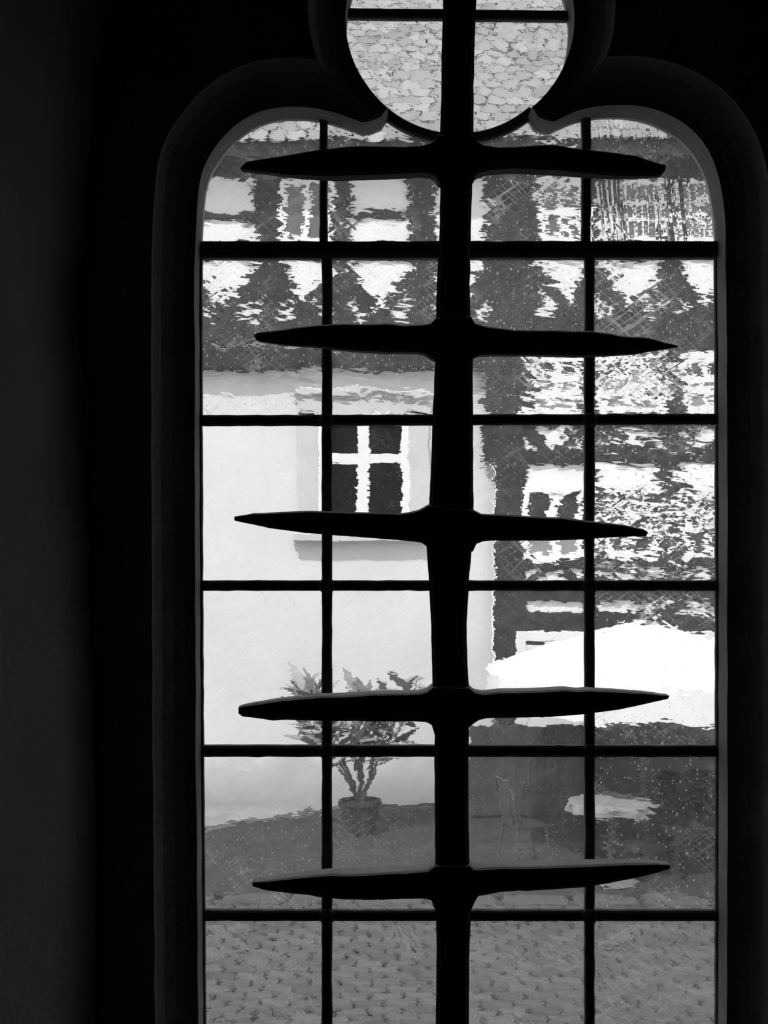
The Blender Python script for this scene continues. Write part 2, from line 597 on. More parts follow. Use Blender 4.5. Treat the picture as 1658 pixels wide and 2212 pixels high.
rs = MB().box(RX0 - 0.1, RX0, RY0, YF, FZ - 0.1, CZ + 0.1)
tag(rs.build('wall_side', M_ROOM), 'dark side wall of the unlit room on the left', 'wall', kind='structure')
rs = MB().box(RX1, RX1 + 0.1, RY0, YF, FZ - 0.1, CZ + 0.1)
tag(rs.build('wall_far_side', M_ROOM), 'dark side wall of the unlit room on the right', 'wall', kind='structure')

# ------------------------------------------------------------------ leaded glazing
win = empty('window_1', (wcx, 0, EZ - 0.81))
tag(win, 'leaded window of small old wavy glass panes in a stone surround', 'window', kind='structure')
bpy.context.view_layer.update()
WINV = win.matrix_world.inverted()


def to_win(o):
    o.parent = win
    o.matrix_parent_inverse = WINV
    return o


def clip(poly, x0, x1, y0, y1):
    for axis, lim, sgn in ((0, x0, 1), (0, x1, -1), (1, y0, 1), (1, y1, -1)):
        out = []
        for i in range(len(poly)):
            a, b = poly[i - 1], poly[i]
            ia, ib = (a[axis] - lim) * sgn >= 0, (b[axis] - lim) * sgn >= 0
            if ia != ib:
                t = (lim - a[axis]) / (b[axis] - a[axis])
                out.append((a[0] + (b[0] - a[0]) * t, a[1] + (b[1] - a[1]) * t))
            if ib: out.append(b)
        poly = out
        if not poly: break
    return poly


arc = [(LC[0] + 245 * math.cos(a), LC[1] + 245 * math.sin(a)) for a in [math.radians(129 - 78 * i / 24) for i in range(25)]]
glaze_low = offset_poly(catmull(LEFT, 20) + arc + catmull(RIGHT, 20), 0)
glaze_low = [(x + (-5 if x < 700 and y > 300 else 0) + (5 if x > 1300 and y > 300 else 0), y - (5 if y < 300 and (x < 760 or x > 1210) else 0)) for x, y in glaze_low]
glaze_circ = [(LC[0] + 243 * math.cos(2 * math.pi * i / 72), LC[1] + 244 * math.sin(2 * math.pi * i / 72)) for i in range(72)]


def pane(poly, rgb):
    clean = [p for i, p in enumerate(poly) if (Vector(p) - Vector(poly[i - 1])).length > 0.5]
    pts = [px0(p) for p in clean]
    mb = MB().rings([[(x, 0.002, z) for x, z in pts], [(x, 0.005, z) for x, z in pts]])
    o = mb.build('pane', [M_GLASS_IN, M_GLASS])
    for pl in o.data.polygons:
        if pl.normal.y > 0.9: pl.material_index = 1
    o.color = (rgb[0], rgb[1], rgb[2], rgb[3] if len(rgb) > 3 else 1.0)
    to_win(o)
    return o


VX = [(704, 8.5, 706, 11), (XBAR, 8.5, XBAR, 11), (1265, 10, 1272.5, 10.5)]
HY = [(523, 560), (897, 920), (1254, 1276), (1610, 1634), (1966, 1988), (2322, 2345)]
row_lim = [(-100, 541), (541, 908), (908, 1265), (1265, 1622), (1622, 1977), (1977, 2333), (2333, 2600)]
col_lim = [(380, 699), (699, XBAR), (XBAR, 1268), (1268, 1600)]
QUAL = [  # (waves, facets, dirt) of every pane, by row and column
    [(0.6, 0.5, 0.9), (0.7, 0.6, 0.9), (0.8, 0.9, 1.0), (0.5, 0.6, 1.0, 0.0)],
    [(0.9, 0.8, 0.9), (0.9, 0.8, 0.9), (0.9, 0.9, 1.1), (1.0, 1.0, 1.1)],
    [(0.25, 0.15, 0.7), (0.35, 0.15, 0.8), (0.6, 0.5, 0.8), (1.0, 1.4, 0.9)],
    [(0.3, 0.25, 0.6), (0.35, 0.3, 0.6), (0.35, 0.2, 0.9), (0.6, 0.9, 0.9)],
    [(0.7, 0.5, 0.9), (0.5, 0.2, 1.1), (0.5, 0.15, 1.1), (0.7, 0.7, 0.7)],
    [(0.9, 0.4, 1.0), (0.9, 0.35, 1.0), (0.9, 0.4, 1.0), (0.9, 0.4, 1.0)],
    [(0.9, 0.4, 1.0), (0.9, 0.35, 1.0), (0.9, 0.4, 1.0), (0.9, 0.4, 1.0)],
]
for r, (ya, yb) in enumerate(row_lim):
    for c, (xa, xb) in enumerate(col_lim):
        q = clip(list(glaze_low), xa + 1, xb - 1, ya + 1, yb - 1)
        if len(q) >= 3:
            pane(q, QUAL[r][c])
for xa, xb in ((600, XBAR), (XBAR, 1400)):
    for ya, yb in ((-400, 32), (32, 500)):
        pane(clip(list(glaze_circ), xa + 1, xb - 1, ya + 1, yb - 1), (1.2, 0.5 if xa < 700 else 0.35, 1.0))


def came(p, q, half, name='lead_came', y0=-0.005, y1=0.0105, seed=0.0, half2=None):
    """a lead bar of rounded section from p to q (pixels), slightly uneven"""
    P, Q = Vector(px0(p)), Vector(px0(q))
    n = max(2, int((Q - P).length / 0.012))
    t = (Q - P).normalized()
    nn = Vector((-t.y, t.x))
    rings = []
    half2 = half if half2 is None else half2
    for i in range(n + 1):
        k = i / n
        c = P.lerp(Q, k)
        h = (half + (half2 - half) * k) * PXM
        ha = h + wob(c.x, c.y, 55, 0.0009, seed)
        hb = h + wob(c.x, c.y, 55, 0.0009, seed + 30)
        rg = []
        for s, y in ((1, y1 - 0.002), (0.7, y1), (-0.7, y1), (-1, y1 - 0.002), (-1, y0 + 0.002), (-0.65, y0), (0.65, y0), (1, y0 + 0.002)):
            w = c + nn * (s * (ha if s > 0 else hb))
            rg.append((w.x, y, w.y))
        rings.append(rg)
    return to_win(MB().rings(rings).build(name, M_LEAD))


came((428, 542), (1552, 541), 18, 'saddle_bar', -0.010, 0.013, 1.0)
for i, (a, b) in enumerate(HY[1:]):
    m_ = (a + b) / 2
    came((426, m_), (1554, m_ - (3 if i == 0 else 0)), (b - a) / 2, seed=3.0 + i)
came((752, 30), (1226, 35), 10.5, seed=12)
for i, (xt, ht, xb, hb) in enumerate(VX):
    top = [257, 296, 257][i]
    for (a, b) in [(top, 526)] + [(HY[k][1] - 3, HY[k + 1][0] + 3) for k in range(5)] + [(2342, 2565)]:
        x, h = (xt, ht) if b < 530 else (xb, hb)
        if i == 0 and b < 530: x = 698.5
        came((x, a), (x, b), h, seed=20 + i * 9 + a * 0.01)
came((XBAR, -183), (XBAR, 292), 8, seed=50)
for side, xe in ((-1, 434), (1, 1549)):              # ragged dark bedding mortar along the stone
    for k in range(6):
        a_, b_ = HY[k][1], (HY[k + 1][0] if k < 5 else 2560)
        xa_, xb_ = [interp([(p[1], p[0]) for p in (sorted(LEFT[:6], key=lambda q: q[1]) if side < 0 else sorted(RIGHT[-5:], key=lambda q: q[1]))], q) for q in (a_, b_)]
        came((xa_ + (1.5 if side < 0 else -0.5), a_), (xb_ + (1.5 if side < 0 else -0.5), b_), 3.4, 'bedding_mortar', -0.004, 0.008, 70 + k + side * 5)
# curved lead closing the round light between the cusps
rings = []
for i in range(41):
    a = math.radians(131 - 82 * i / 40)
    rg = []
    for rr, y in ((234, 0.009), (238, 0.0105), (252, 0.0105), (256, 0.009), (256, -0.004), (252, -0.006), (238, -0.006), (234, -0.004)):
        x, z = px0((LC[0] + rr * math.cos(a), LC[1] + rr * math.sin(a)))
        rg.append((x, y, z))
    rings.append(rg)
to_win(MB().rings(rings).build('curved_lead_came', M_LEAD))
# solder joints where the leads cross
jm = MB().lathe([(0.0012, -0.0105), (0.006, -0.0095), (0.0095, -0.0065), (0.0102, -0.004)], seg=14).mesh('solder_joint', True)
jm.materials.append(M_LEAD)
for k in range(1, 6):
    for i in (0, 2):
        o = bpy.data.objects.new('solder_joint', jm)
        COL.objects.link(o)
        x, z = px0((VX[i][2], (HY[k][0] + HY[k][1]) / 2))
        o.location = (x, 0, z)
        o.rotation_euler = (math.radians(-90), 0, 0)
        to_win(o)

# ------------------------------------------------------------------ forged iron grille: one upright and five pointed cross bars
YG = -0.058                                   # front plane of the ironwork
gk = (YG + D) / FPX


def gp(px, py):
    return ((px - 829) * gk, EZ + (1106 - py) * gk)


gx, gz = gp(978, 2560)
grille = empty('iron_grille', (gx, YG, gz))
tag(grille, 'black hand-forged iron window grille with five pointed cross bars on one upright', 'grille')
bpy.context.view_layer.update()
GINV = grille.matrix_world.inverted()


def to_grille(o):
    o.parent = grille
    o.matrix_parent_inverse = GINV
    return o


bar_l = [(-190, 960), (0, 957), (100, 954), (200, 953), (290, 950), (340, 948), (400, 951), (500, 949), (600, 944), (690, 941), (775, 940), (900, 934), (1000, 931),
         (1090, 927), (1140, 922), (1180, 921), (1240, 925), (1350, 931), (1440, 933), (1490, 934), (1580, 939), (1640, 938), (1750, 939), (1860, 940), (1970, 941),
         (2050, 943), (2212, 941), (2560, 941)]
bar_r = [(-190, 1031), (0, 1029), (100, 1025), (200, 1023), (300, 1023), (400, 1020), (500, 1017), (600, 1015), (690, 1016), (775, 1021), (900, 1022), (1000, 1022),
         (1090, 1023), (1180, 1020), (1240, 1014), (1350, 1008), (1440, 1010), (1490, 1013), (1580, 1013), (1640, 1012), (1750, 1012), (1860, 1014), (1970, 1018),
         (2050, 1014), (2212, 1013), (2560, 1013)]
rings = []
y = -186.0
while y <= 2560:
    l, r = interp(bar_l, y) + wob(0, y, 0.03, 1.3, 3), interp(bar_r, y) + wob(0, y, 0.03, 1.3, 8)
    (xl, z), (xr, _) = gp(l, y), gp(r, y)
    yf, yb = YG + wob(0, y, 0.02, 0.0012, 5), YG + 0.033
    c = 0.005
    rings.append([(xl, yf + c, z), (xl + c * 0.9, yf, z), (xr - c * 0.9, yf, z), (xr, yf + c, z), (xr - 0.001, yb - c, z), (xr - c, yb, z), (xl + c, yb, z), (xl + 0.001, yb - c, z)])
    y += 14
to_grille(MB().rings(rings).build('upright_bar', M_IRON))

BARS = [
    ([(519, 360), (530, 347), (560, 342), (601, 336), (688, 322), (740, 317), (775, 315), (818, 315), (862, 316), (905, 314), (925, 310), (938, 303), (946, 290),
      (1024, 292), (1029, 302), (1045, 313), (1080, 317), (1130, 315), (1180, 312), (1200, 313), (1255, 321), (1300, 325), (1370, 333), (1405, 344), (1438, 353)],
     [(519, 363), (560, 368), (620, 375), (688, 379), (740, 379), (850, 375), (910, 372), (930, 374), (940, 380), (948, 394), (1022, 388), (1028, 378), (1038, 371), (1060, 366),
      (1110, 363), (1200, 367), (1255, 372), (1330, 378), (1400, 378), (1430, 376), (1438, 366)]),
    ([(548, 722), (555, 717), (600, 712), (640, 706), (690, 701), (740, 699), (800, 700), (833, 698), (870, 702), (910, 701), (930, 698), (941, 686),
      (1016, 682), (1025, 697), (1050, 705), (1110, 712), (1160, 713), (1200, 713), (1240, 715), (1275, 714), (1320, 720), (1345, 725), (1385, 727), (1405, 729), (1440, 740), (1466, 746)],
     [(548, 726), (553, 733), (565, 737), (610, 743), (690, 748), (760, 756), (840, 760), (900, 760), (918, 764), (928, 771), (938, 777), (1019, 780), (1024, 771), (1036, 766),
      (1060, 765), (1140, 765), (1180, 766), (1250, 768), (1310, 766), (1375, 763), (1405, 757), (1440, 752), (1466, 748)]),
    ([(505, 1116), (545, 1109), (600, 1106), (670, 1103), (755, 1106), (830, 1107), (860, 1109), (885, 1106), (905, 1101), (925, 1090),
      (1023, 1101), (1040, 1110), (1080, 1111), (1130, 1114), (1180, 1117), (1215, 1118), (1255, 1123), (1310, 1129), (1350, 1134), (1390, 1143), (1400, 1149)],
     [(505, 1125), (550, 1134), (580, 1141), (650, 1150), (690, 1154), (770, 1160), (850, 1166), (895, 1170), (910, 1173), (921, 1180), (1021, 1192), (1029, 1175), (1045, 1169),
      (1060, 1168), (1130, 1168), (1190, 1168), (1250, 1166), (1320, 1161), (1370, 1159), (1397, 1158), (1400, 1152)]),
    ([(514, 1529), (525, 1525), (590, 1514), (640, 1509), (690, 1504), (720, 1504), (760, 1502), (800, 1499), (860, 1498), (905, 1497), (922, 1493), (934, 1483),
      (1013, 1484), (1025, 1494), (1045, 1498), (1080, 1494), (1150, 1493), (1225, 1489), (1250, 1492), (1270, 1490), (1330, 1493), (1390, 1497), (1446, 1504)],
     [(514, 1543), (522, 1549), (590, 1558), (615, 1556), (690, 1558), (760, 1558), (830, 1559), (900, 1559), (922, 1561), (932, 1567), (939, 1590), (1013, 1572), (1025, 1562), (1035, 1556),
      (1050, 1552), (1120, 1551), (1190, 1549), (1250, 1545), (1290, 1540), (1340, 1534), (1390, 1523), (1443, 1511), (1446, 1507)]),
    ([(544, 1908), (560, 1906), (610, 1899), (660, 1893), (710, 1889), (750, 1889), (800, 1887), (850, 1884), (900, 1882), (925, 1879), (940, 1868),
      (1014, 1868), (1022, 1875), (1035, 1876), (1080, 1873), (1140, 1873), (1200, 1871), (1260, 1869), (1320, 1867), (1370, 1866), (1420, 1867), (1448, 1870)],
     [(544, 1917), (570, 1925), (625, 1932), (665, 1935), (690, 1940), (740, 1944), (810, 1945), (870, 1943), (920, 1942), (931, 1946), (941, 1970), (1018, 1966), (1026, 1948), (1033, 1937),
      (1050, 1934), (1080, 1928), (1120, 1925), (1135, 1926), (1200, 1922), (1260, 1918), (1320, 1909), (1370, 1900), (1420, 1888), (1447, 1879), (1448, 1876)]),
]
for bi, (top, bot) in enumerate(BARS):
    x0, x1 = top[0][0], top[-1][0]
    xs = sorted(set([x0, x1] + [p[0] for p in top + bot if x0 < p[0] < x1] + [x0 + (x1 - x0) * i / 70 for i in range(71)]))
    rings = []
    for x in xs:
        t = interp(top, x) + wob(x, bi, 0.05, 0.8, 2)
        b = interp(bot, x) + wob(x, bi, 0.05, 0.8, 6)
        e = min(x - x0, x1 - x)
        dep = 0.037 * (0.45 + 0.55 * min(1.0, e / 230.0) ** 0.7)
        inset = (0.037 - dep) * 0.3
        yf = YG - 0.002 + inset + wob(x, bi, 0.03, 0.0012, 12)
        yb = yf + dep
        (X, zt), (_, zb) = gp(x, t), gp(x, b)
        h = zt - zb
        c = min(0.004, h * 0.22)
        rings.append([(X, yf, zb + c), (X, yf, zt - c * 0.45), (X, yf + c, zt), (X, yb - c, zt), (X, yb, zt - c), (X, yb, zb + c), (X, yb - c, zb + 0.0005), (X, yf + c, zb)])
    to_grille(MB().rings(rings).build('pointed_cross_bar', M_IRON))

# ------------------------------------------------------------------ across the street: the old house
YH = 14.68                                    # ground-floor wall
YJ = YH - 0.14                                # upper storeys stand forward of it
YT = YJ - 0.035                               # face of the timbers
YW = YJ + 0.04                                # window frames, set back
hb = W(1000, 1740, YH)
house = empty('timber_house', (hb.x, YH, 0))
tag(house, 'white plastered old house with dark half-timbered upper floors and tiled roof', 'house')
bpy.context.view_layer.update()
HINV = house.matrix_world.inverted()


def to_house(o):
    o.parent = house
    o.matrix_parent_inverse = HINV
    return o


HX0, HX1 = -350, 2150
to_house(prism('plaster_wall', [(W(HX0, 0, YH).x, 0), (W(1064, 0, YH).x, 0), (W(1064, 0, YH).x, W(0, 800, YH).z), (W(HX0, 0, YH).x, W(0, 800, YH).z)], YH, YH + 0.4, M_PLASTER))
to_house(prism('plinth_wall', [(W(1064, 0, YJ).x, 0), (W(HX1, 0, YJ).x, 0), (W(HX1, 0, YJ).x, W(0, 1558, YJ).z), (W(1064, 0, YJ).x, W(0, 1558, YJ).z)], YJ - 0.05, YJ + 0.4, M_PLINTH))
# white infill walls behind the timbers
to_house(prism('infill_wall', pxpts(rectpx(HX0, 1100, 320, 790), YJ), YJ, YJ + 0.3, M_INFILL))
to_house(prism('infill_wall', pxpts(rectpx(1100, HX1, 320, 1558), YJ), YJ, YJ + 0.3, M_INFILL))
to_house(prism('jetty_soffit', pxpts(rectpx(HX0, 1064, 786, 797), YJ), YJ - 0.02, YH + 0.1, M_TIMBER))


def timber(name, pts, dy=0.0):
    pts = [(x + random.uniform(-1.5, 1.5), y + random.uniform(-1, 1)) for x, y in pts]
    return to_house(prism(name, pxpts(pts, YT), YT - dy, YJ + 0.05, M_TIMBER, c=0.012))


def rect_t(name, x0, x1, y0, y1, dy=0.0):
    return timber(name, rectpx(x0, x1, y0, y1), dy)


def brace(x0, y0, x1, y1, w, dy=-0.004):
    a, b = Vector((x0, y0)), Vector((x1, y1))
    t = (b - a).normalized()
    n = Vector((-t.y, t.x)) * w * 0.5
    return timber('brace', [tuple(a - n), tuple(b - n), tuple(b + n), tuple(a + n)], dy)


# horizontal timbers, left part of the upper floor
rect_t('top_plate', HX0, 1062, 318, 386, 0.012)
rect_t('rail', HX0, 1062, 524, 558, 0.006)
rect_t('sill_beam', HX0, 1062, 690, 742, 0.02)
rect_t('joist_plate', HX0, 1062, 752, 795, 0.02)
for x in range(-320, 1040, 82):
    rect_t('joist_end', x, x + 44, 740, 754, 0.014)
lposts = [(-300, -250), (-120, -72), (60, 108), (205, 252), (372, 424), (548, 606), (716, 756), (884, 940)]
for a, b in lposts:
    rect_t('post', a, b, 384, 692, 0.008)
for a, b in ((424, 548), (756, 884), (108, 205), (-72, 60)):
    rect_t('rail', a - 4, b + 4, 458, 474)
bays = [(-250, -120), (-72, 60), (108, 205), (252, 372), (424, 548), (606, 716), (756, 884), (940, 1046)]
for a, b in bays:
    mid = (a + b) / 2 + random.uniform(-6, 6)
    brace(a - 6, 590, mid - 4, 696, 34)
    brace(b + 6, 590, mid + 4, 696, 34)
# corner posts and right part
rect_t('corner_post', 1046, 1100, 318, 1000, 0.0)
rect_t('corner_post', 1098, 1157, 318, 760, 0.012)
rect_t('corner_post', 1068, 1136, 742, 1745, 0.016)
rect_t('top_plate', 1060, HX1, 318, 388, 0.014)
for y0, y1 in ((524, 560), (676, 757), (893, 922), (972, 1002), (1207, 1229), (1258, 1300), (1322, 1366)):
    rect_t('beam', 1100, HX1, y0, y1, 0.01)
rposts = [(1262, 1288), (1432, 1468), (1585, 1625), (1720, 1760), (1880, 1920), (2040, 2080)]
for a, b in rposts:
    rect_t('post', a, b, 386, 680, 0.006)
    rect_t('post', a - 2, b + 2, 755, 1262, 0.006)
    rect_t('post', a, b, 1298, 1560, 0.006)
rb = [(1157, 1262), (1288, 1432), (1468, 1585), (1625, 1720), (1760, 1880), (1920, 2040)]
for i, (a, b) in enumerate(rb):
    mid = (a + b) / 2
    brace(a - 6, 590, mid - 2 + (26 if i == 0 else 0), 690, 36)
    brace(b + 6, 585, mid + 6 + (26 if i == 0 else 0), 690, 32)
    a2 = 1136 if i == 0 else a
    mid = (a2 + b) / 2
    brace(a2 - 4, 916, mid - 6, 984, 24)
    brace(b + 4, 916, mid + 6, 984, 24)
    brace(a2 - 4, 1268, mid, 1218, 15)
    brace(b + 4, 1268, mid, 1218, 15)
brace(1312, 386, 1346, 530, 30, 0.0)


def hwindow(x0, x1, y0, y1, cols, rows, Y=YT, fr=14, mul=11, name='house_window', mats=()):
    """a window of the house: frame ring with bars (one mesh), dark panes as sub-parts"""
    w = empty(name, (0, 0, 0))
    to_house(w)
    fm = MB()
    Yf = Y - 0.02
    fm.rings(prism_data(pxpts(rectpx(x0, x0 + fr, y0, y1), Y), Yf, Y + 0.06, 0.006))
    fm.rings(prism_data(pxpts(rectpx(x1 - fr, x1, y0, y1), Y), Yf, Y + 0.06, 0.006))
    fm.rings(prism_data(pxpts(rectpx(x0 + fr, x1 - fr, y0, y0 + fr), Y), Yf, Y + 0.06, 0.006))
    fm.rings(prism_data(pxpts(rectpx(x0 + fr, x1 - fr, y1 - fr, y1), Y), Yf, Y + 0.06, 0.006))
    f = fm.build('window_frame', M_FRAME)
    f.parent = w
    ix0, ix1, iy0, iy1 = x0 + fr, x1 - fr, y0 + fr, y1 - fr
    xs = cols if isinstance(cols, list) else [ix0 + (ix1 - ix0) * i / cols for i in range(1, cols)]
    ys = rows if isinstance(rows, list) else [iy0 + (iy1 - iy0) * i / rows for i in range(1, rows)]
    for x in xs:
        prism('mullion', pxpts(rectpx(x - mul / 2, x + mul / 2, iy0, iy1), Y), Y - 0.012, Y + 0.05, M_FRAME, w, 0.004)
    for y in ys:
        prism('glazing_bar', pxpts(rectpx(ix0, ix1, y - mul * 0.4, y + mul * 0.4), Y), Y - 0.006, Y + 0.05, M_FRAME, w, 0.003)
    ex = [ix0] + xs + [ix1]
    ey = [iy0] + ys + [iy1]
    for i in range(len(ex) - 1):
        for j in range(len(ey) - 1):
            prism('window_pane', pxpts(rectpx(ex[i], ex[i + 1], ey[j], ey[j + 1]), Y + 0.02), Y + 0.02, Y + 0.03, mats[j] if j < len(mats) else M_DARKPANE, w)
    return w


# plastered wall: the tall window with grey surround, sill and hood
wn = hwindow(686, 884, 902, 1150, [782.5], [990], YH - 0.02, 18, 25)
YA = YH - 0.05
sw = MB()
for x0, x1, y0, y1 in ((640, 687, 890, 1150), (883, 928, 890, 1150), (640, 928, 866, 904)):
    sw.rings(prism_data(pxpts(rectpx(x0, x1, y0, y1), YA), YA, YH + 0.05, 0.012))
sw.build('surround', M_ARCHI).parent = wn
prism('window_sill', pxpts(rectpx(632, 936, 1150, 1168), YH - 0.16), YH - 0.16, YH + 0.05, M_ARCHI, wn, 0.012)
prism('hood_moulding', pxpts(rectpx(628, 940, 840, 856), YH - 0.10), YH - 0.10, YH + 0.05, M_ARCHI, wn, 0.02)
# upper floor, left
hwindow(607, 715, 384, 526, 2, [], YT, 12, 12, mats=(M_GREYPANE,) * 3)
# upper floor, right
hwindow(1160, 1262, 388, 526, 2, [462], YT, 16, 18, mats=(M_GREYPANE,) * 3)
hwindow(1344, 1434, 388, 524, 2, 3, YT, 10, 9, mats=(M_GREYPANE,) * 3)
hwindow(1468, 1586, 388, 524, 3, 3, YT, 10, 9, mats=(M_GREYPANE,) * 3)
hwindow(1626, 1720, 388, 524, 2, 3, YT, 10, 9, mats=(M_GREYPANE,) * 3)
# middle floor
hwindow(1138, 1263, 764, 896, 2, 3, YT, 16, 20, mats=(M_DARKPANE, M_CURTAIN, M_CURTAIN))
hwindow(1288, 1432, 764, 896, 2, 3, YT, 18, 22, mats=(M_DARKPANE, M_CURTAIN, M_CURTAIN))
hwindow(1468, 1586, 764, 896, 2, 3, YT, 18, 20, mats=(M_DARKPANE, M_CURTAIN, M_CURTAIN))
hwindow(1626, 1720, 764, 896, 2, 3, YT, 14, 16)
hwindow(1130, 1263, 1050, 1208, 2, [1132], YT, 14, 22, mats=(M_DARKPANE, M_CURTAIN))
hwindow(1292, 1430, 1046, 1208, 2, 3, YT, 20, 20)
hwindow(1468, 1586, 1046, 1208, 2, 3, YT, 18, 20)
hwindow(1626, 1720, 1046, 1208, 2, 3, YT, 14, 16)
# ground floor: glazed door and shop window behind the parasol
hwindow(1114, 1262, 1364, 1700, 2, [1405, 1560], YT - 0.03, 22, 24, 'house_door')
hwindow(1300, 1430, 1366, 1558, 2, 2, YT, 14, 14)
hwindow(1470, 1584, 1366, 1558, 2, 2, YT, 14, 14)

# roof: deck, eave board and overlapping round-ended tiles
YE = YJ - 0.40
ev = W(829, 300, YE)
ANG = math.radians(50)
ca, sa = math.cos(ANG), math.sin(ANG)
RXL, RXR = W(HX0, 0, YE).x, W(HX1, 0, YE).x
LEN = 5.2
deck = MB()
deck.rings([[(RXL, YE, ev.z - 0.05), (RXR, YE, ev.z - 0.05), (RXR, YE + LEN * ca, ev.z - 0.05 + LEN * sa), (RXL, YE + LEN * ca, ev.z - 0.05 + LEN * sa)],
            [(RXL, YE + 0.05, ev.z - 0.13), (RXR, YE + 0.05, ev.z - 0.13), (RXR, YE + LEN * ca + 0.1, ev.z - 0.13 + LEN * sa), (RXL, YE + LEN * ca + 0.1, ev.z - 0.13 + LEN * sa)]])
roof = to_house(deck.build('roof', M_TIMBER))
prism('eave_board', [(RXL, ev.z - 0.19), (RXR, ev.z - 0.19), (RXR, ev.z - 0.03), (RXL, ev.z - 0.03)], YE + 0.01, YE + 0.05, M_TIMBER, roof)
MB().box(RXL, RXR, YE + 0.05, YJ + 0.05, ev.z - 0.22, ev.z - 0.18).build('soffit_board', M_TIMBER, roof)
TW, TE, TL = 0.205, 0.165, 0.30               # tile width, exposure, length


def tile_rings():
    out = []
    pts = [(-TW * 0.47, TL), (-TW * 0.47, 0.06), (-TW * 0.36, 0.022), (-TW * 0.14, 0.0), (TW * 0.14, 0.0), (TW * 0.36, 0.022), (TW * 0.47, 0.06), (TW * 0.47, TL)]
    for h in (0.0, 0.018):
        # local: u across, v up the slope, w off the slope (tail raised)
        out.append([(u, v, h + 0.022 * (1 - v / TL)) for u, v in pts])
    return out


def slope_pt(x, u, v, w, v0, sk):
    u, v = u * math.cos(sk) - v * math.sin(sk), u * math.sin(sk) + v * math.cos(sk)
    s = v0 + v
    return (x + u, YE + s * ca - w * sa, ev.z + s * sa + w * ca)


def project(p):
    k = FPX / (p[1] + D)
    return 829 + p[0] * k, 1106 - (p[2] - EZ) * k


tr = tile_rings()
cand, rest = [], []
r = 0
while r * TE < LEN - TL:
    x = RXL + (TW / 2 if r % 2 else 0)
    while x < RXR:
        p = slope_pt(x, 0, 0.08, 0.03, r * TE - 0.06, 0)
        px_, py_ = project(p)
        vis = math.hypot(px_ - CC[0], py_ - CC[1]) < CR + 45 or (440 < px_ < 1545 and 235 < py_ < 320 and abs(px_ - 988) > 60)
        (cand if vis and py_ > -45 else rest).append((x, r * TE - 0.06))
        x += TW
    r += 1
cand.sort(key=lambda t: t[1])
rest += cand[300:]
# every single tile in view shares one of four slightly different meshes
tvar = []
for k in range(4):
    rr = [[slope_pt(0, u * random.uniform(0.98, 1.0), v, w, 0, random.uniform(-0.01, 0.01)) for u, v, w in ring] for ring in tr]
    rr = [[(a, b - YE, c - ev.z) for a, b, c in ring] for ring in rr]
    me = MB().rings(rr).mesh('roof_tile')
    me.materials.append(M_TILE)
    tvar.append(me)
for x, v0 in cand[:300]:
    o = bpy.data.objects.new('roof_tile', random.choice(tvar))
    COL.objects.link(o)
    o.parent = roof
    o.location = (x + random.uniform(-0.008, 0.008), YE + v0 * ca + random.uniform(-0.004, 0.004), ev.z + v0 * sa + random.uniform(0, 0.006))
    o.rotation_euler = (random.uniform(-0.03, 0.03), 0, random.uniform(-0.02, 0.02))
tm = MB()
for x, v0 in rest:
    tm.rings([[slope_pt(x, u, v, w, v0, 0.0) for u, v, w in ring] for ring in tr])
tag(tm.build('roof_tile', M_TILE, roof), kind='stuff')

# ------------------------------------------------------------------ the street
YC = 10.6                                     # cobbles this side, asphalt beyond
st = MB().box(-9, 11, YB, YC, -0.3, -0.055).build('street', M_EARTH)
tag(st, 'street of worn grey cobblestones below the window', 'street', kind='structure')
tag(MB().box(-9, 11, YC + 0.26, YH + 0.3, -0.3, -0.012).build('roadway', M_ASPHALT), 'dark smooth roadway along the foot of the old house', 'road', kind='structure')
kr = MB().box(-9, 11, YC, YC + 0.26, -0.3, -0.05).build('kerb', M_EARTH)
tag(kr, 'row of flush kerb stones between cobbles and roadway', 'kerb', kind='structure')


def stone_mesh(w, d, h, seed):
    rnd = random.Random(seed)
    n = 8
    base = [(-w / 2, -d / 2), (0, -d / 2), (w / 2, -d / 2), (w / 2, 0), (w / 2, d / 2), (0, d / 2), (-w / 2, d / 2), (-w / 2, 0)]
    base = [(x * 0.94 + rnd.uniform(-.008, .008), y * 0.94 + rnd.uniform(-.008, .008)) for x, y in base]
    rings = [[(x, y, -h) for x, y in base], [(x, y, -0.02) for x, y in base], [(x * 0.86, y * 0.84, 0.0 + rnd.uniform(-.004, .004)) for x, y in base]]
    return rings


SW, SD = 0.22, 0.15
sv = [stone_mesh(SW, SD, 0.07, i) for i in range(6)]
svm = []
for s_ in sv:
    me = MB().rings(s_).mesh('cobblestone')
    me.materials.append(M_COBBLE)
    svm.append(me)
near, far = [], []
row = 0
yy = 3.0
while yy < YC - SD * 0.4:
    x = -4.5 + (SW / 2 if row % 2 else 0)
    while x < 6.5:
        px_, py_ = project((x, yy, 0))
        (near if 425 < px_ < 1555 and 1985 < py_ < 2235 else far).append((x + random.uniform(-.01, .01), yy + random.uniform(-.008, .008)))
        x += SW
    yy += SD
    row += 1
near.sort(key=lambda t: t[1])
far += near[300:]
for x, y in near[:300]:
    o = bpy.data.objects.new('cobblestone', random.choice(svm))
    COL.objects.link(o)
    o.parent = st
    o.location = (x, y, random.uniform(-0.012, 0.004))
    o.rotation_euler = (random.uniform(-0.05, 0.05), random.uniform(-0.05, 0.05), random.uniform(-0.06, 0.06))
cm = MB()
for x, y in far:
    dz = random.uniform(-0.012, 0.004)
    cm.rings([[(a + x, b + y, c + dz) for a, b, c in ring] for ring in random.choice(sv)])
tag(cm.build('cobblestone', M_COBBLE, st), kind='stuff')
km = MB().rings(stone_mesh(0.6, 0.25, 0.1, 77)).mesh('kerb_stone')
km.materials.append(M_KERB)
x = -5.5
